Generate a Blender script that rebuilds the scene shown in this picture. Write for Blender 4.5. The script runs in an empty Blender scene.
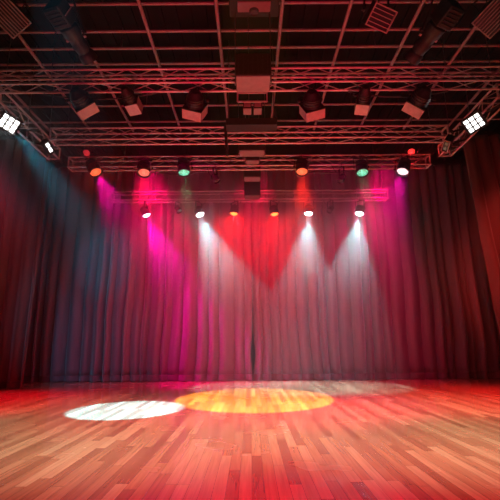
import bpy, bmesh, math, random
from mathutils import Vector, Matrix, Quaternion
R = math.radians
S = bpy.context.scene
COL = S.collection
PI = math.pi

# ------------------------------------------------------------------ camera
CAM = Vector((0.0, 0.0, 0.96)); PITCH = R(12.46); ROLL = R(0.45); FPX = 430.0
fwd = Vector((0, math.cos(PITCH), math.sin(PITCH)))
right0 = Vector((1, 0, 0)); up0 = right0.cross(fwd)
right = right0 * math.cos(ROLL) - up0 * math.sin(ROLL)
up = right.cross(fwd)
cd = bpy.data.cameras.new('camera'); cam = bpy.data.objects.new('camera', cd); COL.objects.link(cam)
cd.sensor_width = 36; cd.lens = 36 * FPX / 500; cd.clip_start = .05; cd.clip_end = 100
cam.matrix_world = Matrix(((right.x, up.x, -fwd.x, CAM.x), (right.y, up.y, -fwd.y, CAM.y), (right.z, up.z, -fwd.z, CAM.z), (0, 0, 0, 1)))
S.camera = cam
def at(px, py, Y):
    """the point at depth Y seen in direction (px, py): used to read sizes and places off the photograph"""
    d = fwd * FPX + right * (px - 250) - up * (py - 250)
    return CAM + d * (Y / d.y)

# ------------------------------------------------------------------ materials
def newmat(name):
    m = bpy.data.materials.new(name); m.use_nodes = True
    return m, m.node_tree, m.node_tree.nodes['Principled BSDF']
def N(nt, t, **kw):
    n = nt.nodes.new(t)
    for k, v in kw.items(): setattr(n, k, v)
    return n
def simple(name, col, rough=.5, metal=0., noise=.0, nscale=20, spec=.5):
    m, nt, b = newmat(name)
    b.inputs['Roughness'].default_value = rough; b.inputs['Metallic'].default_value = metal
    b.inputs['Specular IOR Level'].default_value = spec
    if noise:
        tc = N(nt, 'ShaderNodeTexCoord'); nz = N(nt, 'ShaderNodeTexNoise'); nz.inputs['Scale'].default_value = nscale
        nt.links.new(tc.outputs['Object'], nz.inputs['Vector'])
        rp = N(nt, 'ShaderNodeValToRGB')
        rp.color_ramp.elements[0].position = .3; rp.color_ramp.elements[1].position = .7
        rp.color_ramp.elements[0].color = (*[c * (1 - noise) for c in col], 1)
        rp.color_ramp.elements[1].color = (*[min(1, c * (1 + noise)) for c in col], 1)
        nt.links.new(nz.outputs['Fac'], rp.inputs['Fac']); nt.links.new(rp.outputs['Color'], b.inputs['Base Color'])
    else:
        b.inputs['Base Color'].default_value = (*col, 1)
    return m
def emit(name, col, strength, dots=0, dark=.25):
    """a lit lamp face; with dots > 0 a honeycomb of single LED lenses"""
    m, nt, b = newmat(name)
    b.inputs['Base Color'].default_value = (*[c * .3 for c in col], 1); b.inputs['Roughness'].default_value = .3
    b.inputs['Emission Color'].default_value = (*col, 1); b.inputs['Emission Strength'].default_value = strength
    if dots:
        tc = N(nt, 'ShaderNodeTexCoord'); v = N(nt, 'ShaderNodeTexVoronoi'); v.inputs['Scale'].default_value = dots; v.inputs['Randomness'].default_value = .35
        mr = N(nt, 'ShaderNodeMapRange'); mr.inputs['From Min'].default_value = .35; mr.inputs['From Max'].default_value = .6
        mr.inputs['To Min'].default_value = strength; mr.inputs['To Max'].default_value = strength * dark
        nt.links.new(tc.outputs['Object'], v.inputs['Vector']); nt.links.new(v.outputs['Distance'], mr.inputs['Value'])
        nt.links.new(mr.outputs['Result'], b.inputs['Emission Strength'])
    return m
M = {}
M['black'] = simple('black_powder_coat', (.014, .013, .014), .55, 0, .2, 30, .25)
M['matt'] = simple('matt_black', (.012, .012, .013), .8)
M['alu'] = simple('aluminium_tube', (.36, .29, .31), .45, .3, .12, 12)
M['lattice'] = simple('dull_aluminium_rod', (.24, .19, .21), .55, .3, .12, 12)
M['pipe'] = simple('grey_painted_pipe', (.19, .145, .16), .55, 0, .15, 9)
M['hood'] = simple('grey_metal_hood', (.24, .18, .185), .5, .1, .12, 14)
M['panel'] = simple('grey_cabinet_underside', (.14, .10, .105), .6, 0, .1, 10)
M['steel'] = simple('dark_steel', (.10, .10, .105), .4, .7)
M['rubber'] = simple('black_cable', (.012, .012, .012), .6)
M['glass'] = simple('dark_lens', (.03, .03, .035), .08, 0)
M['wall'] = simple('black_painted_wall', (.010, .010, .011), .85, 0, .2, 3)
M['deck'] = simple('dark_ceiling_deck', (.010, .009, .010), .95, 0, .2, 2, .05)
M['knob'] = simple('red_knob', (.5, .03, .03), .4)

def curtain_mat(name, col, vary=.12):
    m, nt, b = newmat(name)
    b.inputs['Roughness'].default_value = .9; b.inputs['Specular IOR Level'].default_value = .15
    b.inputs['Sheen Weight'].default_value = .35; b.inputs['Sheen Roughness'].default_value = .4
    tc = N(nt, 'ShaderNodeTexCoord'); mp = N(nt, 'ShaderNodeMapping'); mp.inputs['Scale'].default_value = (18, 18, .6)
    nz = N(nt, 'ShaderNodeTexNoise'); nz.inputs['Scale'].default_value = 2; nz.inputs['Detail'].default_value = 4
    nt.links.new(tc.outputs['Object'], mp.inputs['Vector']); nt.links.new(mp.outputs['Vector'], nz.inputs['Vector'])
    rp = N(nt, 'ShaderNodeValToRGB'); rp.color_ramp.elements[0].position = .3; rp.color_ramp.elements[1].position = .7
    rp.color_ramp.elements[0].color = (*[c * (1 - vary) for c in col], 1); rp.color_ramp.elements[1].color = (*[c * (1 + vary) for c in col], 1)
    nt.links.new(nz.outputs['Fac'], rp.inputs['Fac']); nt.links.new(rp.outputs['Color'], b.inputs['Base Color'])
    wv = N(nt, 'ShaderNodeTexNoise'); wv.inputs['Scale'].default_value = 350
    nt.links.new(tc.outputs['Object'], wv.inputs['Vector'])
    bp = N(nt, 'ShaderNodeBump'); bp.inputs['Strength'].default_value = .15; bp.inputs['Distance'].default_value = .002
    nt.links.new(wv.outputs['Fac'], bp.inputs['Height']); nt.links.new(bp.outputs['Normal'], b.inputs['Normal'])
    return m
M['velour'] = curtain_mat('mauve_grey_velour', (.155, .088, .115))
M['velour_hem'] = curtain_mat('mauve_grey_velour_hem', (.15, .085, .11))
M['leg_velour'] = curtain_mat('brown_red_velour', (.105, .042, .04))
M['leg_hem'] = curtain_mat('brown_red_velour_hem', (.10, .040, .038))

def floor_mat():
    m, nt, b = newmat('varnished_plank_floor')
    L = nt.links.new
    tc = N(nt, 'ShaderNodeTexCoord'); sx = N(nt, 'ShaderNodeSeparateXYZ'); L(tc.outputs['Object'], sx.inputs[0])
    def math_(op, a, bb=None):
        n = N(nt, 'ShaderNodeMath', operation=op)
        for i, v in enumerate((a, bb)):
            if v is None: continue
            if isinstance(v, (int, float)): n.inputs[i].default_value = v
            else: L(v, n.inputs[i])
        return n.outputs[0]
    u = math_('DIVIDE', sx.outputs['X'], .088); row = math_('FLOOR', u)
    wn = N(nt, 'ShaderNodeTexWhiteNoise', noise_dimensions='1D'); L(row, wn.inputs['W'])
    v = math_('ADD', math_('DIVIDE', sx.outputs['Y'], 1.5), math_('MULTIPLY', wn.outputs['Value'], 7.3)); cell = math_('FLOOR', v)
    cx = N(nt, 'ShaderNodeCombineXYZ'); L(row, cx.inputs[0]); L(cell, cx.inputs[1])
    w2 = N(nt, 'ShaderNodeTexWhiteNoise', noise_dimensions='2D'); L(cx.outputs[0], w2.inputs['Vector'])
    rp = N(nt, 'ShaderNodeValToRGB'); cr = rp.color_ramp
    cr.elements[0].position = 0; cr.elements[0].color = (.36, .165, .095, 1)
    cr.elements[1].position = 1; cr.elements[1].color = (.70, .45, .27, 1)
    for p, c in ((.14, (.43, .205, .12, 1)), (.3, (.50, .255, .145, 1)), (.6, (.58, .32, .185, 1)), (.82, (.64, .38, .225, 1))):
        e = cr.elements.new(p); e.color = c
    L(w2.outputs['Value'], rp.inputs['Fac'])
    # grain running along the boards
    mp = N(nt, 'ShaderNodeMapping'); mp.inputs['Scale'].default_value = (45, 1.6, 1)
    ad = N(nt, 'ShaderNodeVectorMath', operation='ADD'); L(tc.outputs['Object'], ad.inputs[0])
    sc = N(nt, 'ShaderNodeVectorMath', operation='SCALE'); L(w2.outputs['Color'], sc.inputs[0]); sc.inputs['Scale'].default_value = 9; L(sc.outputs[0], ad.inputs[1])
    L(ad.outputs[0], mp.inputs['Vector'])
    g = N(nt, 'ShaderNodeTexNoise'); g.inputs['Scale'].default_value = 1; g.inputs['Detail'].default_value = 5; g.inputs['Distortion'].default_value = .6; L(mp.outputs[0], g.inputs['Vector'])
    gr = N(nt, 'ShaderNodeMapRange'); gr.inputs['From Min'].default_value = .3; gr.inputs['From Max'].default_value = .7; gr.inputs['To Min'].default_value = .78; gr.inputs['To Max'].default_value = 1.12
    L(g.outputs['Fac'], gr.inputs['Value'])
    fu = math_('FRACT', u); fv = math_('FRACT', v)
    eu = math_('MINIMUM', fu, math_('SUBTRACT', 1, fu)); ev = math_('MINIMUM', fv, math_('SUBTRACT', 1, fv))
    gap = math_('MULTIPLY', math_('GREATER_THAN', eu, .016), math_('GREATER_THAN', ev, .0018))
    gm = math_('ADD', math_('MULTIPLY', gap, .55), .45)
    fac = math_('MULTIPLY', gr.outputs['Result'], gm)
    mx = N(nt, 'ShaderNodeVectorMath', operation='SCALE'); L(rp.outputs['Color'], mx.inputs[0]); L(fac, mx.inputs['Scale'])
    L(mx.outputs[0], b.inputs['Base Color'])
    rn = N(nt, 'ShaderNodeTexNoise'); rn.inputs['Scale'].default_value = 1.5; rn.inputs['Detail'].default_value = 3; L(tc.outputs['Object'], rn.inputs['Vector'])
    rr = N(nt, 'ShaderNodeMapRange'); rr.inputs['To Min'].default_value = .2; rr.inputs['To Max'].default_value = .32; L(rn.outputs['Fac'], rr.inputs['Value'])
    L(rr.outputs['Result'], b.inputs['Roughness'])
    b.inputs['Specular IOR Level'].default_value = .6
    b.inputs['Coat Weight'].default_value = .9; b.inputs['Coat Roughness'].default_value = .16
    bp = N(nt, 'ShaderNodeBump'); bp.inputs['Strength'].default_value = .2; bp.inputs['Distance'].default_value = .002
    L(gap, bp.inputs['Height']); L(bp.outputs['Normal'], b.inputs['Normal'])
    return m
M['floor'] = floor_mat()

# ------------------------------------------------------------------ mesh helpers
class MB:
    def __init__(s): s.bm = bmesh.new()
    def box(s, c, size, rot=None, bevel=0.):
        r = bmesh.ops.create_cube(s.bm, size=1)
        vs = r['verts']
        mt = Matrix.Translation(c) @ (rot.to_4x4() if rot else Matrix.Identity(4)) @ Matrix.Diagonal((*size, 1))
        bmesh.ops.transform(s.bm, matrix=mt, verts=vs)
        if bevel:
            es = list({e for v in vs for e in v.link_edges})
            bmesh.ops.bevel(s.bm, geom=es, offset=bevel, segments=2, affect='EDGES', profile=.5)
        return s
    def tube(s, a, b, r, seg=10, r2=None, caps=True):
        a = Vector(a); b = Vector(b); d = b - a
        q = d.to_track_quat('Z', 'Y').to_matrix().to_4x4()
        bmesh.ops.create_cone(s.bm, cap_ends=caps, segments=seg, radius1=r, radius2=r if r2 is None else r2, depth=d.length,
                              matrix=Matrix.Translation((a + b) / 2) @ q)
        return s
    def lathe(s, prof, mat=None, seg=28):
        """profile of (radius, z) spun about z, then put in place by mat"""
        mat = mat or Matrix.Identity(4); rings = []
        for (r, z) in prof:
            if r < 1e-5: rings.append([s.bm.verts.new(mat @ Vector((0, 0, z)))])
            else: rings.append([s.bm.verts.new(mat @ Vector((r * math.cos(2 * PI * i / seg), r * math.sin(2 * PI * i / seg), z))) for i in range(seg)])
        for A, B in zip(rings, rings[1:]):
            for i in range(seg):
                j = (i + 1) % seg
                if len(A) == 1 and len(B) == 1: continue
                if len(A) == 1: f = (A[0], B[j], B[i])
                elif len(B) == 1: f = (A[i], A[j], B[0])
                else: f = (A[i], A[j], B[j], B[i])
                s.bm.faces.new(f)
        return s
    def path(s, pts, r, seg=8):
        pts = [Vector(p) for p in pts]; rings = []
        for i, p in enumerate(pts):
            t = (pts[min(i + 1, len(pts) - 1)] - pts[max(i - 1, 0)]).normalized()
            ref = Vector((0, 0, 1)) if abs(t.z) < .9 else Vector((0, 1, 0))
            n = t.cross(ref).normalized(); b = t.cross(n)
            rings.append([s.bm.verts.new(p + n * r * math.cos(2 * PI * k / seg) + b * r * math.sin(2 * PI * k / seg)) for k in range(seg)])
        for A, B in zip(rings, rings[1:]):
            for k in range(seg): s.bm.faces.new((A[k], A[(k + 1) % seg], B[(k + 1) % seg], B[k]))
        s.bm.faces.new(rings[0]); s.bm.faces.new(rings[-1][::-1])
        return s
    def poly(s, pts):
        s.bm.faces.new([s.bm.verts.new(p) for p in pts]); return s
    def build(s, name, mat, parent=None, smooth=False, matrix=None, label=None):
        if matrix is not None: bmesh.ops.transform(s.bm, matrix=matrix, verts=s.bm.verts)
        bmesh.ops.recalc_face_normals(s.bm, faces=s.bm.faces)
        me = bpy.data.meshes.new(name)
        if smooth:
            for f in s.bm.faces: f.smooth = True
            for e in s.bm.edges:
                if len(e.link_faces) == 2 and e.calc_face_angle(0) > R(40): e.smooth = False
        s.bm.to_mesh(me); s.bm.free()
        me.materials.append(M[mat] if isinstance(mat, str) else mat)
        o = bpy.data.objects.new(name, me); COL.objects.link(o)
        if parent is not None: o.parent = parent
        if label: o['label'] = label
        return o
def thing(name, label, cat, loc=(0, 0, 0), group=None):
    o = bpy.data.objects.new(name, None); COL.objects.link(o); o.empty_display_size = .1
    o.location = loc; o['label'] = label; o['category'] = cat
    if group: o['group'] = group
    return o
def tag(o, label, cat, group=None):
    o['label'] = label; o['category'] = cat
    if group: o['group'] = group
    return o
def struct(o): o['kind'] = 'structure'; return o
def sag(a, b, drop, n=10):
    a = Vector(a); b = Vector(b)
    return [a.lerp(b, i / n) - Vector((0, 0, drop * 4 * (i / n) * (1 - i / n))) for i in range(n + 1)]

# ------------------------------------------------------------------ the setting
CY = 12.5                      # depth of the back curtain
XW, YB, YF, ZC = 8.2, 13.3, -7.0, 6.95
struct(MB().box((0, (YB + YF) / 2, -.1), (2 * XW, YB - YF, .2)).build('floor', 'floor'))
struct(MB().box((0, YB + .1, ZC / 2), (2 * XW, .2, ZC)).build('wall_back', 'wall'))
struct(MB().box((-XW - .1, (YB + YF) / 2, ZC / 2), (.2, YB - YF, ZC)).build('wall_left', 'wall'))
struct(MB().box((XW + .1, (YB + YF) / 2, ZC / 2), (.2, YB - YF, ZC)).build('wall_right', 'wall'))
struct(MB().box((0, YF - .1, ZC / 2), (2 * XW, .2, ZC)).build('wall_front', 'wall'))
c = MB().box((0, (YB + YF) / 2, ZC + .1), (2 * XW, YB - YF, .2))
x = -XW + .1
while x < XW:                  # corrugation of the roof deck, running front to back
    c.box((x, (YB + YF) / 2, ZC - .02), (.09, YB - YF - .01, .06)); x += .27
struct(c.build('ceiling', 'deck'))

# ------------------------------------------------------------------ curtains
def pleats(x0, x1, seed, wmin=.19, wmax=.42, amin=.13, amax=.27):
    rnd = random.Random(seed); out = []; x = x0
    while x < x1:
        w = rnd.uniform(wmin, wmax); out.append((x, w, rnd.uniform(amin, amax), rnd.uniform(-.05, .05), rnd.uniform(.35, .65), rnd.uniform(-1, 1))); x += w
    return out
def curtain(name, x0, x1, y0, z1, seed, mat, hemmat, label, group, z0=.012, slit=0, lean=0., step=.016, yaw=0.):
    pl = pleats(x0, x1, seed); rnd = random.Random(seed + 50)
    root = thing(name, label, 'curtain', ((x0 + x1) / 2, y0, 0), group)
    nx = int((x1 - x0) / step) + 1
    ph = [rnd.uniform(0, 6) for _ in range(6)]
    def prof(x, z):
        t = 1 - z / z1                                     # 0 at the top, 1 at the floor
        xs = x + .035 * math.sin(1.1 * z + x * .9 + ph[0]) * t + .02 * math.sin(2.3 * z + 2.1 * x + ph[1]) * t
        for (px, w, a, off, sk, rr) in pl:
            if px <= xs < px + w:
                u = (xs - px) / w
                u = u ** (math.log(.5) / math.log(sk))
                y = a * (.6 + .4 * t) * (1 - abs(2 * u - 1) ** 1.9) + off * (.3 + .7 * t) * math.sin(PI * u)
                if z < .22: y += .05 * rr * (1 - z / .22) ** 2 * math.sin(PI * u)
                return y
        return 0.
    def shx(x, z):
        # the meeting edges part a little near the floor
        if slit:
            d = abs(x - (x1 if slit > 0 else x0))
            k = math.exp(-(d / .22) ** 2)
            return x - slit * k * (.010 + .05 * math.exp(-((z - .72) / .42) ** 2)) + lean * (z1 - z)
        return x + lean * (z1 - z)
    def sheet(za, zb, nz, push=0.):
        bm = MB(); g = []
        for k in range(nz + 1):
            z = za + (zb - za) * k / nz
            g.append([bm.bm.verts.new((shx(x0 + (x1 - x0) * i / nx, z), y0 - prof(x0 + (x1 - x0) * i / nx, z) - push + yaw * (x0 + (x1 - x0) * i / nx), z)) for i in range(nx + 1)])
        for k in range(nz):
            for i in range(nx): bm.bm.faces.new((g[k][i], g[k][i + 1], g[k + 1][i + 1], g[k + 1][i]))
        return bm
    inv = Matrix.Translation(-root.location)
    for nm, za, zb, nz, mt in (('drape', .17, z1, 34, mat), ('hem', z0, .17, 6, hemmat), ):
        o = sheet(za, zb, nz).build(nm, mt, root, True, inv)
        md = o.modifiers.new('thick', 'SOLIDIFY'); md.thickness = .008; md.offset = 1
    mb = MB().box(((x0 + x1) / 2 + (lean * .1), y0 - .04 + yaw * (x0 + x1) / 2, z1 + .02), (x1 - x0, .05, .04))
    mb.build('heading_tape', 'matt', root, matrix=inv)
    return root
gr = 'back curtain panels'
curtain('stage_curtain', -7.6, .055, CY, 6.35, 3, 'velour', 'velour_hem', 'left half of the pleated back curtain, lit crimson and magenta, dark bluish at far left', gr, slit=1)
curtain('stage_curtain', .06, 7.6, CY, 6.35, 8, 'velour', 'velour_hem', 'right half of the pleated back curtain, greyish mauve under the white beams', gr, slit=-1)
gl = 'side leg curtains'
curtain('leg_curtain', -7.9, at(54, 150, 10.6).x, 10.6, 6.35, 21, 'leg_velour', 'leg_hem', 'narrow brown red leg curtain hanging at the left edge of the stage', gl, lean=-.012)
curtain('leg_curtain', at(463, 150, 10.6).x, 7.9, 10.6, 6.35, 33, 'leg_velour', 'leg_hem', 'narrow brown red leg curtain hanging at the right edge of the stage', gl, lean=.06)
for (xa, xb, y, lab) in ((-7.9, 7.9, CY - .04, 'long black curtain track carrying the back curtain'), (-8.0, -4.9, 10.56, 'short black track above the left leg curtain'), (4.7, 8.0, 10.56, 'short black track above the right leg curtain')):
    r = thing('curtain_track', lab, 'curtain track', ((xa + xb) / 2, y, 6.44), 'curtain tracks')
    inv = Matrix.Translation(-r.location)
    MB().box(((xa + xb) / 2, y, 6.43), (xb - xa, .05, .06)).build('rail', 'black', r, matrix=inv)
    n = max(2, int((xb - xa) / 1.8))
    for i in range(n + 1):
        xx = xa + .1 + (xb - xa - .2) * i / n
        MB().tube((xx, y, 6.455), (xx, y, ZC - .03), .014, 6).build('drop_rod', 'black', r, matrix=inv)

# ------------------------------------------------------------------ overhead pipe grid
ZG = 6.45
grid = thing('pipe_grid', 'grid of thin crossing pipes hung under the dark ceiling', 'pipe grid', (0, 8, ZG))
inv = Matrix.Translation(-grid.location)
def gy(py): # depth at which a pipe at grid height shows at row py
    e = math.atan((250 - py) / FPX) + PITCH
    return (ZG - CAM.z) / math.tan(e)
for py in (-30, 3, 30.5, 47.5, 63, 74, 105, 121):
    MB().tube((-7.7, gy(py), ZG), (7.7, gy(py), ZG), .026, 8).build('cross_pipe', 'pipe', grid, matrix=inv)
for xx in (-5.15, -4.1, -3.0, -1.77, -.52, .56, 1.68, 2.85, 4.0, 5.1):
    MB().tube((xx, 4.2, ZG - .055), (xx, 10.2, ZG - .055), .03, 8).build('lengthwise_pipe', 'pipe', grid, matrix=inv)
for xx in (-5.6, -2.4, 0, 2.4, 5.6):
    for py in (3, 47.5, 105):
        MB().tube((xx, gy(py), ZG + .02), (xx, gy(py), ZC - .03), .012, 6).build('hanger_rod', 'steel', grid, matrix=inv)

# ------------------------------------------------------------------ trusses
SZ = .24
def truss(label, a, b, group, s=SZ, pitch=.42):
    """box truss from a to b (its bottom centre line); four chords and a zig-zag lattice on each side"""
    a = Vector(a); b = Vector(b); d = (b - a); L = d.length; d.normalize()
    side = Vector((0, 0, 1)).cross(d).normalized()
    root = thing('lighting_truss', label, 'truss', (a + b) / 2, group); inv = Matrix.Translation(-root.location)
    co = {}
    for nm, sx, z in (('lower', -1, 0), ('lower', 1, 0), ('upper', -1, s), ('upper', 1, s)):
        o = side * sx * s / 2 + Vector((0, 0, z)); co[(sx, z > 0)] = o
        MB().tube(a + o, b + o, .019, 10).build(nm + '_chord', 'alu', root, True, inv)
    n = max(2, int(L / pitch))
    for nm, p, q in (('side_lattice', co[(-1, False)], co[(-1, True)]), ('side_lattice', co[(1, False)], co[(1, True)]), ('bottom_lattice', co[(-1, False)], co[(1, False)]), ('top_lattice', co[(-1, True)], co[(1, True)])):
        mb = MB()
        for i in range(n):
            t0, t1 = a + d * (L * i / n), a + d * (L * (i + 1) / n)
            if (i % 2 == 0): mb.tube(t0 + p, t1 + q, .009, 6)
            else: mb.tube(t0 + q, t1 + p, .009, 6)
        mb.build(nm, 'lattice', root, False, inv)
    for e, sg in ((a, 1), (b, -1)):
        mb = MB()
        for p, q in ((co[(-1, False)], co[(1, False)]), (co[(1, False)], co[(1, True)]), (co[(1, True)], co[(-1, True)]), (co[(-1, True)], co[(-1, False)])):
            mb.tube(e + p + d * sg * .012, e + q + d * sg * .012, .02, 6)
        mb.build('end_frame', 'alu', root, False, inv)
    k = max(2, int(L / 3))
    for i in range(k + 1):
        p = a + d * (.3 + (L - .6) * i / k) + Vector((0, 0, s))
        MB().tube(p + Vector((0, 0, .02)), (p.x, p.y, ZC - .03), .007, 6).build('suspension_wire', 'steel', root, False, inv)
    return root
ZT = 4.96                                             # height of the trusses' lower chords
def ty(py):
    return (ZT - CAM.z) / math.tan(math.atan((250 - py) / FPX) + PITCH) + SZ / 2
T1, T2, T3, T4 = ty(82), ty(138), ty(165.5), ty(199)
gt = 'crosswise trusses over the stage'
truss('crosswise box truss nearest the camera, spanning the full width of the picture', (-6.6, T1, ZT), (6.6, T1, ZT), gt)
truss('second crosswise box truss from the front, between the two side trusses', (-3.96, T2, ZT), (3.96, T2, ZT), gt)
truss('third crosswise box truss, carrying the row of large coloured lamps', (-4.15, T3, ZT), (4.15, T3, ZT), gt)
truss('rearmost crosswise box truss, carrying the small lamps before the curtain', (-3.9, T4, ZT), (3.9, T4, ZT), gt)
gs = 'side trusses'
XS = 4.28
truss('left side truss running back towards the curtain above the white panel lamp', (-XS, T1 + .35, ZT), (-XS, 8.75, ZT), gs)
truss('right side truss running back towards the curtain above the white panel lamp', (XS, T1 + .35, ZT), (XS, 8.75, ZT), gs)

# ------------------------------------------------------------------ lamps
def frame_of(d, roll=0.):
    """rotation whose z axis is the aim d and whose x axis stays level (then rolled)"""
    d = Vector(d).normalized()
    ref = Vector((0, 0, 1)) if abs(d.z) < .995 else Vector((0, 1, 0))
    x = ref.cross(d)
    if x.length < 1e-4: x = Vector((1, 0, 0))
    x.normalize()
    if x.x < 0: x = -x
    y = d.cross(x)
    m = Matrix((x, y, d)).transposed()
    return m @ Matrix.Rotation(roll, 3, 'Z')
def add_light(root, pos, d, col, power, angle, blend=.4, rad=.05, inv=None):
    ld = bpy.data.lights.new('bulb', 'SPOT'); ld.color = col; ld.energy = power; ld.spot_size = R(angle); ld.spot_blend = blend
    ld.shadow_soft_size = rad
    o = bpy.data.objects.new('bulb', ld); COL.objects.link(o)
    o.parent = root
    o.matrix_local = Matrix.Translation(Vector(pos) - root.location) @ frame_of(d).to_4x4() @ Matrix.Rotation(PI, 4, 'X')
    return o
def clamp(root, p, inv, towards):
    """hook clamp gripping the chord at p, its stem towards the lamp"""
    p = Vector(p); mb = MB()
    pts = []
    for i in range(11):
        a = -.35 * PI + 1.5 * PI * i / 10
        pts.append(p + Vector((0, .037 * math.cos(a), .037 * math.sin(a))))
    mb.path(pts, .010, 6)
    mb.box(p + Vector((0, 0, -.055)), (.035, .05, .05), bevel=.005)
    mb.tube(p + Vector((0, .03, -.05)), p + Vector((0, .075, -.05)), .008, 6)
    mb.build('clamp', 'steel', root, True, inv)
def yoke_mb(top, C, X, half, w=.035, t=.008, low=None):
    """U bracket: a bar under the clamp and two arms down to the pivots at C +- X*half"""
    top = Vector(top); mb = MB()
    v = C - top; v = v - X * v.dot(X)
    if v.length < .02: v = Vector((0, 0, -.05))
    dirn = v.normalized(); sid = X.cross(dirn).normalized()
    rot = Matrix((X, sid, dirn)).transposed()
    mb.box(top, (2 * half + .02, w, t), rot)
    for s in (-1, 1):
        A = top + X * s * (half + .006); B = A + v
        mb.box((A + B) / 2 + dirn * .012, (t, w, (B - A).length + .03), rot)
        mb.tube(B - X * s * .012, B + X * s * .03, .022, 10)
    return mb
def par(name, label, group, hook, C, d, r, L, lens, light=None, seg=24, bodymat='black', cable_to=None, dome=.25, halo=None):
    """round can lamp: clamp on the chord at hook, yoke, can round C aimed along d, lens in its mouth"""
    C = Vector(C); hook = Vector(hook); d = Vector(d).normalized()
    root = thing(name, label, 'stage light', hook, group); inv = Matrix.Translation(-hook)
    Rm = frame_of(d); X = Rm.col[0].copy(); mat = inv @ Matrix.Translation(C) @ Rm.to_4x4()
    clamp(root, hook, inv, C)
    yoke_mb(hook + Vector((0, 0, -.085)), C, X, r + .012).build('yoke', 'black', root, False, inv)
    h = L / 2
    prof = [(0, -h), (r * .45, -h), (r * .62, -h + .1 * L), (r * .72, -h + .16 * L)]
    z = -h + .16 * L
    for k in range(4):                                     # cooling fins round the back
        prof += [(r * .95, z + .01 * L), (r * .95, z + .035 * L), (r * .78, z + .045 * L), (r * .78, z + .07 * L)]; z += .075 * L
    prof += [(r * .92, z + .02 * L), (r, z + .06 * L), (r, h - .02 * L), (r * 1.04, h - .015 * L), (r * 1.04, h), (r * .93, h), (r * .9, h - .12 * L), (0, h - .13 * L)]
    can = MB().lathe(prof, mat, seg).build('can', bodymat, root, True)
    lr = r * .89; lz = h - .11 * L
    o = MB().lathe([(lr, 0), (lr, .02 * L), (lr * .93, .02 * L + dome * lr * .25), (lr * .7, .02 * L + dome * lr * .6), (lr * .35, .02 * L + dome * lr * .9), (0, .02 * L + dome * lr)], None, seg).build('lens', lens, can, True)
    o.matrix_local = inv @ Matrix.Translation(C + d * lz) @ Rm.to_4x4()
    q = mat @ Vector((0, 0, -h)); e = Vector(cable_to) - hook if cable_to else Vector((.12, .02, .03))
    MB().path(sag(q, e, .10), .007, 6).build('cable', 'rubber', root, True)
    if light: add_light(root, C + d * (h + .02 + dome * r), d, *light)
    if halo:                                              # added wide light, makes a glow in the haze round the lens
        o = add_light(root, C + d * (h + .03 + dome * r), d, halo[0], halo[1], 178, .15, .04); o.name = 'lens_halo'
    return root

L_ = {}
L_['orange'] = emit('lit_amber_red_lens', (1, .15, .05), 1.9, 26, .5)
L_['salmon'] = emit('lit_salmon_lens', (1, .22, .14), 1.5, 26, .4)
L_['green'] = emit('lit_green_lens', (.16, .85, .52), 1.6, 30, .25)
L_['pinkwhite'] = emit('lit_pink_white_lens', (1, .68, .72), 3.2, 30, .3)
L_['white'] = emit('lit_white_lens', (.85, .97, 1), 26)
L_['mwhite'] = emit('lit_magenta_white_lens', (1, .62, .92), 14)
L_['hot'] = emit('lit_orange_lens', (1, .16, .03), 6)
L_['red'] = emit('lit_red_lens', (1, .025, .02), 2.2)
L_['dimred'] = emit('faint_red_lens', (1, .04, .06), .45)
L_['cell'] = emit('lit_white_cell', (1, .97, .93), 3.5)

RED = (1, .015, .03); MAG = (1, .0, .36); ORG = (1, .10, .01); WHT = (.36, .88, 1); GRN = (.22, 1, .5); BLU = (.03, .5, .9)
ga = 'large coloured lamps on the third truss'
YA = T3 - SZ / 2 - .16
SP = {'orange': ((1, .01, .02), 14), 'salmon': ((1, .01, .03), 8), 'green': ((.1, .8, .4), 1.5), 'pinkwhite': ((1, .03, .4), 4), 'red': ((1, .005, .01), 14), 'dimred': ((1, .01, .02), 1.5), 'white': ((.5, .9, 1), 4.5), 'mwhite': ((1, .03, .6), 5), 'hot': ((1, .015, .005), 14)}
def row_a(px, py, aim, lens, light, lab, name='wash_spotlight', r=.135):
    tip = at(px, py, YA); d = Vector(aim) - tip; d.normalize()
    C = tip - d * .19
    par(name, lab, ga, (C.x, T3 - SZ / 2, ZT + SZ), C, d, r, .40, L_[lens], light, cable_to=(C.x + .2, T3 - .1, ZT + SZ + .02), halo=SP[lens])
row_a(96, 172.5, (-.5, 7.4, 0), 'orange', ((1, .0, .32), 1300, 40, .8), 'leftmost large lamp of the third truss, amber red face with a magenta beam')
row_a(144, 173, (-1.7, 6.6, 0), 'salmon', ((1, .005, .03), 1700, 36, .8), 'large salmon-coloured dotted lamp with a short red beam, second from left on third truss')
row_a(184, 173, (-.9, 7.4, 0), 'green', ((.3, 1, .45), 240, 34, .7), 'left green dotted lamp on the third truss')
row_a(302, 172, (.9, 7.0, 0), 'orange', ((1, .02, .01), 2800, 38, .8), 'bright orange red lamp of the third truss right of the centre hang')
row_a(362.5, 173, (2.2, 6.8, 0), 'green', ((.3, 1, .45), 240, 34, .7), 'right green dotted lamp on the third truss')
row_a(402.5, 172, (1.4, 7.4, 0), 'pinkwhite', ((1, .0, .38), 1300, 44, .8), 'rightmost large lamp of the third truss, pinkish white face with a magenta beam')
# small red lamps standing at the ends of the third truss
def end_red(px, py, lens, light, lab):
    tip = at(px, py, T3 + .02); d = Vector((-.25 * (1 if px > 250 else -1), -.8, -.75)).normalized(); C = tip - d * .09
    par('red_spotlight', lab, 'small red end lamps', (C.x, T3 + SZ / 2, ZT + SZ), C, d, .085, .2, L_[lens], light, cable_to=(C.x + .15, T3 - .1, ZT + SZ), halo=SP[lens])
end_red(411.5, 152, 'red', (RED, 120, 60, .8), 'small bright red lamp at the right end of the third truss')
end_red(86.5, 153, 'dimred', None, 'small dim red lamp at the left end of the third truss')

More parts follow.
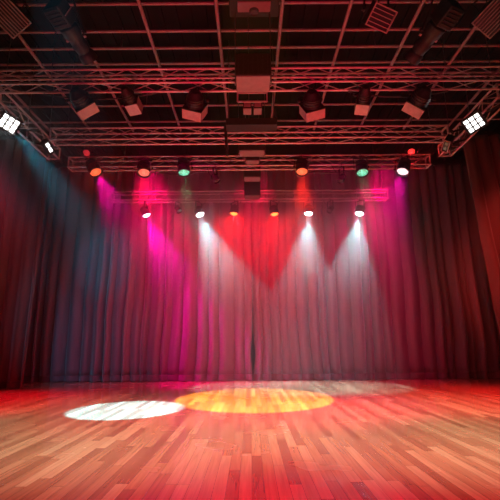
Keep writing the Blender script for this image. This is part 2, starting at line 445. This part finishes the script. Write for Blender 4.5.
gb = 'small lamps on the rearmost truss'
YB4 = T4 - SZ / 2
def row_b(px, py, aim, lens, light, lab, name='beam_spotlight', r=.12, L=.27):
    tip = at(px, py, YB4 - .02); d = Vector(aim).normalized(); C = tip - d * L * .45
    par(name, lab, gb, (C.x, YB4, ZT), C, d, r, L, L_[lens] if lens in L_ else lens, light, 20, cable_to=(C.x + .2, T4, ZT + .05), dome=.6, halo=SP[lens])
row_b(146.5, 215, (.40, .02, -.9), 'mwhite', ((1, .0, .45), 1900, 48, .5), 'small lamp with a pinkish white face and bright magenta beam, leftmost on the rear truss')
row_b(200, 214.5, (.34, -.20, -.92), 'white', (WHT, 1450, 45, .3), 'small white lamp with a pale blue beam left of the curtain opening, rear truss')
row_b(234, 213.5, (-.12, -.12, -.98), 'hot', ((1, .008, .012), 200, 160, .5), 'small orange lamp just left of the centre hang on the rear truss')
row_b(274.5, 214, (.12, -.12, -.98), 'hot', ((1, .008, .012), 200, 160, .5), 'small orange lamp just right of the centre hang on the rear truss')
row_b(308.5, 213.5, (-.10, -.20, -.97), 'white', (WHT, 1450, 45, .3), 'small white lamp with a pale blue beam right of the orange lamp, rear truss')
row_b(359.5, 213.5, (-.22, -.20, -.95), 'white', (WHT, 1500, 45, .3), 'small white lamp with a pale blue beam, rightmost on the rear truss')
# unlit small lamps
gu = 'small unlit lamps on the rear trusses'
def unlit(px, py, T, aim, lab, r=.075, L=.22):
    C = at(px, py, T - SZ / 2 - .01); d = Vector(aim).normalized()
    par('unlit_spotlight', lab, gu, (C.x, T - SZ / 2, ZT), C, d, r, L, 'glass', None, 20, cable_to=(C.x - .2, T, ZT + .05))
unlit(215, 178, T3, (.5, -.2, -.8), 'unlit black lamp under the third truss left of the centre hang')
unlit(342, 178, T3, (-.5, -.2, -.8), 'unlit black lamp under the third truss beside the right green lamp')
unlit(178, 209, T4, (.4, -.4, -.8), 'unlit black lamp on the rear truss between the magenta and white beams')
unlit(330.5, 209, T4, (-.4, -.4, -.8), 'unlit black lamp on the rear truss between the two right white beams')

# hooded lamps under the front truss, aimed back at the curtain
gh = 'square hooded lamps under the front truss'
def hooded(px, py, d, roll, lab, light=None, w=.31, hl=.16, bl=.20):
    C = at(px, py, T1 + .08); d = Vector(d).normalized()
    hook = Vector((C.x - d.x * .25, T1 + SZ / 2, ZT)); root = thing('hooded_spotlight', lab, 'stage light', hook, gh); inv = Matrix.Translation(-hook)
    Rm = frame_of(d, R(roll)); X = frame_of(d).col[0].copy(); mat = inv @ Matrix.Translation(C) @ Rm.to_4x4()
    clamp(root, hook, inv, C)
    B = C - d * (hl / 2 + bl / 2)
    yoke_mb(hook + Vector((0, 0, -.085)), B, X, min(.14, w * .46) + .015).build('yoke', 'black', root, False, inv)
    q = min(.14, w * .46)
    b = MB().lathe([(0, -bl * .75), (q * .5, -bl * .75), (q * .7, -bl * .6), (q * .9, -bl * .3), (q, -bl * .25), (q, bl * .45), (q * .85, bl * .5), (0, bl * .5)], inv @ Matrix.Translation(B) @ Rm.to_4x4(), 24)
    for k in range(3):
        b.lathe([(q + .002, -bl * .12 + k * .045), (q + .012, -bl * .12 + k * .045), (q + .012, -bl * .12 + k * .045 + .015), (q + .002, -bl * .12 + k * .045 + .015)], inv @ Matrix.Translation(B) @ Rm.to_4x4(), 24)
    lb = b.build('lamp_body', 'black', root, True)
    # square hood: four walls of sheet metal and a back plate
    hd = MB(); t = .008
    for s in (-1, 1):
        hd.box((s * (w / 2 - t / 2), 0, 0), (t, w, hl)); hd.box((0, s * (w / 2 - t / 2), 0), (w - 2 * t, t, hl))
    ho = hd.build('hood', 'hood', root, False, mat)
    MB().box((0, 0, -hl / 2 - .006), (w + .012, w + .012, .014)).build('back_plate', 'black', ho, False, mat)
    MB().lathe([(0, -hl / 2 + .045), (w * .22, -hl / 2 + .035), (w * .37, -hl / 2 + .012), (w * .37, -hl / 2 + .003), (0, -hl / 2 + .003)], mat, 24).build('lens', 'glass' if not light else L_['red'], lb, True)
    q = B - d * bl * .75 - hook
    MB().path(sag(q, Vector((.10, -SZ / 2, .06)), .05), .007, 6).build('cable', 'rubber', root, True)
    if light: add_light(root, C + d * (hl / 2 - .02), d, *light)
hooded(86, 108, (.25, .85, -.42), -38, 'grey hooded lamp under the front truss at far left, turned on edge')
hooded(134, 106, (.22, .95, -.35), -6, 'dark hooded lamp under the front truss, second from the left', ((1, .0, .15), 1200, 60, 1.0), .20, .2, .2)
hooded(195, 111, (-.10, .85, -.50), 20, 'hooded lamp with a glowing orange underside, left of the centre hang', ((1, .0, .10), 700, 60, 1.0))
hooded(312, 111, (.10, .85, -.50), -20, 'hooded lamp with a bright red underside, right of the centre hang', ((1, .0, .06), 400, 60, 1.0))
hooded(362, 106, (.03, .95, -.35), 10, 'dark hooded lamp under the front truss, second from the right', ((1, .0, .16), 1100, 62, 1.0), .20, .2, .2)
hooded(415, 107, (-.25, .85, -.42), 38, 'grey hooded lamp under the front truss at far right, turned on edge')

# white three by three panel lamps under the side trusses
def panel_lamp(name, lab, group, hook, C, d, roll, w, h, nx, ny, lit, light=None, dep=.10, framem='black', cellm=None):
    C = Vector(C); hook = Vector(hook); d = Vector(d).normalized(); Rm = frame_of(d, R(roll)); X = Rm.col[0].copy()
    root = thing(name, lab, 'stage light', hook, group); inv = Matrix.Translation(-hook); mat = inv @ Matrix.Translation(C) @ Rm.to_4x4()
    clamp(root, hook, inv, C)
    yoke_mb(hook + Vector((0, 0, -.085)), C - d * dep * .5, X, w / 2 + .012).build('yoke', 'black', root, False, inv)
    b = MB().box((0, 0, -dep / 2), (w, h, dep), bevel=.012)
    for k in range(5): b.box((0, -h * .36 + k * h * .18, -dep - .012), (w * .8, .012, .03))
    b.build('housing', 'black', root, False, mat)
    f = MB(); t = .014
    for s in (-1, 1):
        f.box((s * (w / 2 - t / 2), 0, .012), (t, h, .024)); f.box((0, s * (h / 2 - t / 2), .012), (w - 2 * t, t, .024))
    ff = f.build('front_frame', framem, root, False, mat)
    cw, ch = (w - .05) / nx, (h - .05) / ny
    for i in range(nx):
        for j in range(ny):
            cc = Vector((-w / 2 + .025 + cw * (i + .5), -h / 2 + .025 + ch * (j + .5), 0))
            m4 = mat @ Matrix.Translation(cc)
            if cellm == 'louvre':
                continue
            c = MB(); k = .37
            c.box((0, 0, .006), (cw * 2 * k, ch * 2 * k, .012), bevel=.004)
            c.build('light_cell', L_['cell'] if lit else 'glass', ff, False, m4)
    if cellm == 'louvre':
        for j in range(ny):
            MB().box((0, -h / 2 + .03 + (h - .06) * (j + .5) / ny, .010), (w - .035, .010, .018)).build('louvre_blade', 'hood', ff, False, mat)
        MB().box((0, 0, .001), (w - .03, h - .03, .004)).build('lens', 'glass', root, False, mat)
    if light: add_light(root, C + d * .05, d, *light)
    MB().path(sag(mat @ Vector((0, 0, -dep)), Vector((.08, .2, .02)), .08), .008, 6).build('cable', 'rubber', root, True)
    return root
gp = 'white nine cell panel lamps'
pl_ = at(9, 123.5, 6.75); pr_ = at(474, 123, 6.75)
panel_lamp('panel_light', 'white nine-cell panel lamp hanging from the left side truss', gp, (-XS + SZ / 2, pl_.y - .02, ZT), pl_, (.45, -.72, -.6), -22, .33, .30, 3, 3, True, ((.85, .95, 1), 25, 120, .8))
panel_lamp('panel_light', 'white nine-cell panel lamp hanging from the right side truss', gp, (XS - SZ / 2, pr_.y + .02, ZT), pr_, (-.45, -.72, -.6), 22, .33, .30, 3, 3, True, ((1, .8, .8), 25, 120, .8))
# slim bar lamps further back on the side trusses
sl = at(49, 147.5, 7.6); sr = at(446, 146, 7.6)
panel_lamp('bar_light', 'slim lamp with a bright white front edge at the rear of the left side truss', 'slim lamps on the side trusses', (-XS + SZ / 2, 7.55, ZT), sl, (.75, -.42, -.5), -35, .26, .13, 2, 1, True, None, .12)
panel_lamp('bar_light', 'slim unlit lamp with a pale reddish edge at the rear of the right side truss', 'slim lamps on the side trusses', (XS - SZ / 2, 7.55, ZT), sr, (-.6, -.3, -.75), 40, .26, .13, 2, 1, False, None, .2, framem='hood')
# blue beam lamp behind the left panel lamp
bp = at(17, 126, 6.95)
par('blue_spotlight', 'small lamp behind the left white panel sending a blue beam inwards', None, (-XS + SZ / 2, 7.1, ZT), bp - Vector((.12, -.02, -.06)), at(112, 262, 12.4) - bp, .07, .2, emit('lit_blue_lens', (.1, .6, 1), 6), ((.0, .34, .5), 2100, 26, 1.0))

# louvred flood lamps and long profile spots high at the sides, nearer than the front truss
gf = 'louvred flood lamps near the ceiling'
YN = 4.95
bar = {}
for sgn, lab in ((-1, 'short black pipe high at the upper left carrying the louvred flood lamp'), (1, 'short black pipe high at the upper right carrying the flood lamps')):
    r = thing('lighting_bar', lab, 'lighting bar', (sgn * 3.3, YN, 5.75), 'short lighting bars'); inv = Matrix.Translation(-r.location)
    MB().tube((sgn * 1.2, YN, 5.75), (sgn * 5.2, YN, 5.75), .026, 10).build('pipe', 'black', r, True, inv)
    for xx in (1.5, 4.9): MB().tube((sgn * xx, YN, 5.77), (sgn * xx, YN, ZC - .03), .010, 6).build('drop_rod', 'black', r, False, inv)
def flood(px, py, d, roll, lab, w=.42, h=.34, ny=7):
    C = at(px, py, YN - .05)
    panel_lamp('flood_light', lab, gf, (C.x, YN, 5.75), C, d, roll, w, h, 3, ny, False, None, .13, 'knob' if False else 'hood', 'louvre')
flood(9, 17, (.30, -.55, -.75), -36, 'louvred flood lamp in the upper left corner')
flood(381, 18, (.10, -.60, -.78), -14, 'small louvred flood lamp near the top, right of centre', .34, .28, 4)
flood(494, 17, (-.30, -.55, -.75), 36, 'louvred flood lamp in the upper right corner')
def profile_spot(lab, A, B, light, lensm):
    """long barrel lamp: lamp house at A, lens end at B"""
    A = Vector(A); B = Vector(B); d = (B - A).normalized(); L = (B - A).length; Rm = frame_of(d); X = Rm.col[0].copy()
    hook = Vector((A.x, YN, 5.75)); root = thing('profile_spotlight', lab, 'stage light', hook, 'long profile spotlights'); inv = Matrix.Translation(-hook)
    mat = inv @ Matrix.Translation(A) @ Rm.to_4x4()
    clamp(root, hook, inv, A)
    mid = A + d * .3
    yoke_mb(hook + Vector((0, 0, -.085)), mid, X, .15).build('yoke', 'black', root, False, inv)
    h = MB().box((0, 0, .0), (.26, .26, .30), bevel=.02)
    for k in range(5): h.box((0, .135, -.11 + k * .05), (.2, .02, .015))
    lh = h.build('lamp_house', 'black', root, False, mat)
    br = MB().lathe([(0, .15), (.10, .15), (.13, .18), (.13, .30), (.105, .33), (.105, .42), (.115, .44), (.095, L * .95 - .1), (.12, L - .1), (.125, L), (.105, L), (.1, L - .06), (0, L - .06)], mat, 26).build('barrel', 'black', root, True)
    MB().lathe([(.098, L - .055), (.08, L - .035), (0, L - .025)], mat, 24).build('lens', lensm, br, True)
    g = MB()
    for s in (-1, 1): g.box((s * .15, 0, .36), (.04, .012, .03))
    g.build('shutter_handle', 'hood', br, False, mat)
    MB().box((.137, 0, .0), (.012, .22, .012)).build('side_trim', 'hood', lh, False, mat)
    MB().path(sag(mat @ Vector((0, 0, -.15)), Vector((.2, 0, .03)), .08), .008, 6).build('cable', 'rubber', root, True)
    if light:
        D = Vector(light[0]) - B
        add_light(root, B + d * .02, D, *light[1:])
WC = Vector((-2.0, 7.0, 0)); YC = Vector((.06, 8.1, 0))
A = at(60, 14, 5.0); B = at(90, 60, 5.6)
profile_spot('long black profile spotlight at upper left pointing down to the stage', A, B, None, 'glass')
A = at(447, 14, 5.0); B = at(411, 60, 5.6)
profile_spot('long black profile spotlight at upper right pointing down to the stage', A, B, None, 'glass')

# ------------------------------------------------------------------ hanging boxes on the centre line
gc = 'black boxes of the centre hang'
def cabinet(name, lab, px0, py0, px1, py1, Y, under, dep, drop_to=None, cat='speaker'):
    """black cabinet whose front fills the given rows at depth Y, its pale underside below"""
    a = at(px0, py0, Y); b = at(px1, py1, Y); w = b.x - a.x; h = a.z - b.z; c = (a + b) / 2
    root = thing(name, lab, cat, (c.x, Y + dep / 2, b.z), gc); inv = Matrix.Translation(-root.location)
    cb = MB().box((c.x, Y + dep / 2, c.z), (w, dep, h), bevel=.012).build('cabinet', 'black', root, False, inv)
    g = MB()
    n = 7
    for i in range(n): g.box((c.x - w * .42 + w * .84 * i / (n - 1), Y - .006, c.z), (.012, .012, h * .86))
    g.build('front_grille', 'matt', cb, False, inv)
    MB().box((c.x, Y + dep / 2, b.z - .006), (w * .96, dep * .94, .014)).build('underside', 'panel', root, False, inv, label='pale underside panel lit red')
    f = MB()
    for s in (-1, 1):
        f.box((c.x + s * (w / 2 + .012), Y + dep * .5, c.z), (.014, .06, h * 1.05)); f.tube((c.x + s * (w / 2 + .012), Y + dep / 2, c.z + h * .5), (c.x + s * (w / 2 + .012), Y + dep / 2, drop_to or ZT + .02), .008, 6)
    f.build('side_bracket', 'steel', root, False, inv)
    return root
cabinet('hanging_speaker', 'large black box with a red lit underside, in front of the front truss at centre', 235.5, 53, 271, 75, T1 - .58, 1, .42, 6.3)
# ceiling unit above it
a = at(229, -3, 5.6); b = at(279, 7, 5.6); cu = (a + b) / 2
root = thing('ceiling_projector', 'boxy ceiling unit with red lit ledges, top centre of the picture', 'projector', cu, gc); inv = Matrix.Translation(-cu)
MB().box(cu, (b.x - a.x, .42, a.z - b.z), bevel=.015).build('housing', 'black', root, False, inv)
MB().box(cu + Vector((0, -.02, -.09)), (.50, .20, .05), bevel=.008).build('lower_tray', 'panel', root, False, inv)
MB().box(cu + Vector((0, -.23, -.02)), (.50, .03, .05)).build('front_ledge', 'panel', root, False, inv)
MB().lathe([(0, .05), (.06, .03), (.075, 0), (.075, -.04)], inv @ Matrix.Translation(cu + Vector((0, .05, -.12))) @ Matrix.Rotation(PI, 4, 'X'), 24).build('lens', 'glass', root, True)
for s in (-1, 1): MB().tube(cu + Vector((s * .25, 0, .05)), (cu.x + s * .25, cu.y, ZC - .03), .014, 8).build('drop_rod', 'black', root, False, inv)
# bracket frame under the front truss
def bracket_frame(lab, px0, py0, px1, py1, Y, rungs):
    a = at(px0, py0, Y); b = at(px1, py1, Y); c = (a + b) / 2
    root = thing('hanging_bracket', lab, 'bracket', (c.x, Y, a.z), 'brackets of the centre hang'); inv = Matrix.Translation(-root.location)
    for x_ in (a.x, b.x): MB().box((x_, Y, (ZT + .02 + b.z) / 2), (.022, .022, ZT + .02 - b.z)).build('upright', 'pipe', root, False, inv)
    for i in range(rungs):
        z = b.z + (a.z - b.z) * i / max(1, rungs - 1)
        MB().box((c.x, Y, z), (b.x - a.x, .02, .022)).build('crossbar', 'pipe', root, False, inv)
    return root
bracket_frame('narrow grey bracket hanging under the front truss above the twin boxes', 237.5, 93, 267, 101.5, T1 + SZ / 2 + .03, 2)
for px0, px1, side in ((243, 251.5, 'left'), (253.5, 262, 'right')):
    Yq = T1 + .35
    a = at(px0, 100, Yq); b = at(px1, 108, Yq); c = (a + b) / 2
    r = thing('small_hanging_box', side + ' of the twin small boxes hanging below the front truss at centre', 'speaker', (c.x, Yq, b.z), gc); inv = Matrix.Translation(-r.location)
    MB().box((c.x, Yq + .1, c.z), (b.x - a.x, .2, a.z - b.z), bevel=.008).build('cabinet', 'black', r, False, inv)
    MB().box((c.x, Yq + .1, b.z - .005), (b.x - a.x - .01, .19, .012)).build('underside', 'panel', r, False, inv)
    MB().box((c.x, Yq - .005, c.z), ((b.x - a.x) * .8, .012, (a.z - b.z) * .7)).build('front_grille', 'panel', r, False, inv)
    MB().tube((c.x, Yq + .05, a.z), (c.x, Yq + .05, ZT + .01), .012, 8).build('stem', 'steel', r, False, inv)
# cable tray crossing the centre just before the second truss
ctY = T2 - .45; a = at(226, 122, ctY); b = at(277, 128, ctY)
r = thing('hanging_cable_tray', 'wide dark tray across the centre before the second truss', 'cable tray', ((a.x + b.x) / 2, ctY, b.z)); inv = Matrix.Translation(-r.location)
MB().box(((a.x + b.x) / 2, ctY, b.z + .01), (b.x - a.x, .26, .02)).build('tray_floor', 'black', r, False, inv)
for dy in (-.13, .13): MB().box(((a.x + b.x) / 2, ctY + dy, (a.z + b.z) / 2), (b.x - a.x, .015, a.z - b.z)).build('side_wall', 'black', r, False, inv)
for s in (a.x + .05, b.x - .05): MB().tube((s, ctY, b.z + .02), (s, ctY, ZC - .03), .010, 6).build('drop_rod', 'steel', r, False, inv)
for k in range(4): MB().path(sag((a.x + .02, ctY - .06 + k * .04, b.z + .04), (b.x - .02, ctY - .06 + k * .04, b.z + .04), -.01), .012, 6).build('cable', 'rubber', r, True, inv)
cabinet('hanging_speaker', 'black box with a pale red underside strip under the second truss at centre', 239, 134, 265, 150, T2 + .18, 1, .30, 6.3)
cabinet('hanging_speaker', 'small black box between the second and third trusses at centre', 246, 153, 259, 160, T2 + .75, 1, .2, 6.3)
cabinet('hanging_speaker', 'narrow black box under the third truss at centre, with pale red strip', 244, 167, 260.5, 176.5, T3 + .2, 1, .3, 6.3)
cabinet('hanging_speaker', 'lower narrow black box before the rearmost truss at centre', 244.5, 181, 260, 195, T4 - .75, 1, .32, 6.3)
# drooping cables tied to the trusses
gk = 'black cables drooping from the trusses'
def droop(lab, pts):
    mb = MB()
    for p, q, s, r in pts: mb.path(sag(p, q, s, 16), r, 6)
    o = mb.build('hanging_cable', 'rubber', None, True); tag(o, lab, 'cable', gk)
zt = ZT - .03
droop('black cable looping under the front truss at upper left', [((-3.3, T1 + .12, zt), (-1.5, T1 + .12, zt), .10, .012)])
droop('black cable looping under the front truss at upper right', [((1.6, T1 + .12, zt), (3.2, T1 + .12, zt), .10, .012)])
droop('thick black cable hanging from the second truss left of the centre boxes', [((-.47, T2 - .15, ZT + .25), (-.43, T2 - .15, ZT - .38), 0, .03)])
droop('black cable looping under the third truss left of centre', [((-2.2, T3 + .12, zt), (-1.0, T3 + .12, zt), .07, .012)])
droop('black cable looping under the third truss right of centre', [((1.1, T3 + .12, zt), (2.4, T3 + .12, zt), .07, .012)])

# ------------------------------------------------------------------ additional lights without lamp bodies, most out of the frame
def house(name, loc, aim, col, power, angle, blend=.8, rad=.15):
    ld = bpy.data.lights.new(name, 'SPOT'); ld.color = col; ld.energy = power; ld.spot_size = R(angle); ld.spot_blend = blend; ld.shadow_soft_size = rad
    o = bpy.data.objects.new(name, ld); COL.objects.link(o); o.location = loc
    o.rotation_euler = (Vector(aim) - Vector(loc)).to_track_quat('-Z', 'Y').to_euler(); return o
house('warm_floor_wash', (-1.6, 1.5, 6.7), (-1.6, 5.8, 0), (1, .74, .60), 5200, 46, 1.0)
house('warm_floor_wash', (2.0, 1.5, 6.7), (2.0, 5.9, 0), (1, .72, .58), 5500, 46, 1.0)
house('red_front_fill', (.3, .6, 6.6), (.3, 2.7, 0), (1, .01, .06), 2600, 48, 1.0)  # added red light standing in for lamp reflections on the front floor
house('blue_curtain_wash', (-4.3, 4.5, 4.5), (-4.3, 12.4, 1.0), (.02, .30, .52), 1800, 32, 1.0)
house('red_rig_wash', (-2.3, 2.2, .3), (0, 6.8, 5.2), (1, .015, .06), 1100, 56, 1.0)
house('red_rig_wash', (2.3, 2.2, .3), (.3, 6.8, 5.2), (1, .015, .06), 1100, 56, 1.0)
house('red_floor_wash', (-5.9, 6.8, 6.4), (-4.6, 8.1, 0), (1, .004, .03), 5600, 44, 1.0)
house('red_floor_wash', (5.9, 6.4, 6.4), (4.4, 7.9, 0), (1, .02, .02), 6500, 58, 1.0)
house('crimson_curtain_fill', (-3.0, 11.3, 6.3), (-2.2, 12.4, 2.0), (1, .0, .12), 1900, 62, 1.0)  # three added crimson lights above the rear truss, no lamps hang there
house('crimson_curtain_fill', (3.9, 11.3, 6.3), (3.2, 12.4, 2.6), (1, .0, .15), 1500, 62, 1.0)
house('crimson_curtain_fill', (.2, 11.3, 6.3), (0, 12.4, 2.6), (1, .0, .06), 900, 62, 1.0)
house('red_leg_fill', (-3.4, 3.6, 4.5), (-6.9, 10.6, 3.0), (1, .07, .06), 350, 31, .6)  # added pair of lights, put in to redden the leg curtains
house('red_leg_fill', (3.4, 3.6, 4.5), (7.5, 10.6, 3.0), (1, .07, .05), 2600, 32, .6)
house('white_profile_spot', (-2.3, 3.0, 6.7), (-1.93, 7.0, 0), (.13, .64, 1), 46000, 13.2, .2, .02)
house('amber_profile_spot', (.06, 3.0, 6.8), (.06, 8.15, 0), (1, .58, .02), 22000, 19.2, .06, .02)

# ------------------------------------------------------------------ hazy air, thicker towards the back of the stage
w = bpy.data.worlds.new('world'); S.world = w; w.use_nodes = True; nt = w.node_tree
nt.nodes['Background'].inputs['Color'].default_value = (0, 0, 0, 1); nt.nodes['Background'].inputs['Strength'].default_value = 0
vs = nt.nodes.new('ShaderNodeVolumeScatter'); vs.inputs['Color'].default_value = (1, 1, 1, 1)
vs.inputs['Density'].default_value = .03; vs.inputs['Anisotropy'].default_value = .25
ge = nt.nodes.new('ShaderNodeNewGeometry'); sp = nt.nodes.new('ShaderNodeSeparateXYZ'); mr = nt.nodes.new('ShaderNodeMapRange'); mr.interpolation_type = 'SMOOTHSTEP'
mr.inputs['From Min'].default_value = 7.3; mr.inputs['From Max'].default_value = 11.3; mr.inputs['To Min'].default_value = .0003; mr.inputs['To Max'].default_value = .12
nt.links.new(ge.outputs['Position'], sp.inputs[0]); nt.links.new(sp.outputs['Y'], mr.inputs['Value']); 
mz = nt.nodes.new('ShaderNodeMapRange'); mz.interpolation_type = 'SMOOTHSTEP'; mz.inputs['From Min'].default_value = 1.6; mz.inputs['From Max'].default_value = 4.6; mz.inputs['To Min'].default_value = .15; mz.inputs['To Max'].default_value = 1
mu = nt.nodes.new('ShaderNodeMath'); mu.operation = 'MULTIPLY'; nt.links.new(sp.outputs['Z'], mz.inputs['Value'])
mh = nt.nodes.new('ShaderNodeMapRange'); mh.interpolation_type = 'SMOOTHSTEP'; mh.inputs['From Min'].default_value = 5.1; mh.inputs['From Max'].default_value = 6.2; mh.inputs['To Min'].default_value = 1; mh.inputs['To Max'].default_value = .08
m2 = nt.nodes.new('ShaderNodeMath'); m2.operation = 'MULTIPLY'; nt.links.new(sp.outputs['Z'], mh.inputs['Value']); 
# a denser drift near the blue lamp at the left
vd = nt.nodes.new('ShaderNodeVectorMath'); vd.operation = 'DISTANCE'; vd.inputs[1].default_value = (-3.9, 7.4, 4.4); nt.links.new(ge.outputs['Position'], vd.inputs[0])
mv = nt.nodes.new('ShaderNodeMapRange'); mv.interpolation_type = 'SMOOTHSTEP'; mv.inputs['From Min'].default_value = .4; mv.inputs['From Max'].default_value = 2.4; mv.inputs['To Min'].default_value = .055; mv.inputs['To Max'].default_value = 0
nt.links.new(vd.outputs['Value'], mv.inputs['Value']); ma = nt.nodes.new('ShaderNodeMath'); ma.operation = 'ADD'; nt.links.new(mr.outputs['Result'], ma.inputs[0]); nt.links.new(mv.outputs['Result'], ma.inputs[1])
nt.links.new(ma.outputs[0], m2.inputs[0]); nt.links.new(mh.outputs['Result'], m2.inputs[1])
nt.links.new(m2.outputs[0], mu.inputs[0]); nt.links.new(mz.outputs['Result'], mu.inputs[1]); nt.links.new(mu.outputs[0], vs.inputs['Density'])
nt.links.new(vs.outputs[0], nt.nodes['World Output'].inputs['Volume'])
w.cycles.homogeneous_volume = False; w.cycles.volume_step_size = .7; w.cycles.volume_sampling = 'MULTIPLE_IMPORTANCE'


S.view_settings.view_transform = 'Standard'; S.view_settings.look = 'None'; S.view_settings.gamma = 1; S.view_settings.use_curve_mapping = False
S.view_settings.exposure = -0.1
cy = S.cycles
cy.use_denoising = True
try: cy.denoiser = 'OPENIMAGEDENOISE'; cy.denoising_input_passes = 'RGB_ALBEDO_NORMAL'
except Exception: pass
cy.volume_bounces = 0; cy.max_bounces = 6; cy.sample_clamp_indirect = 4
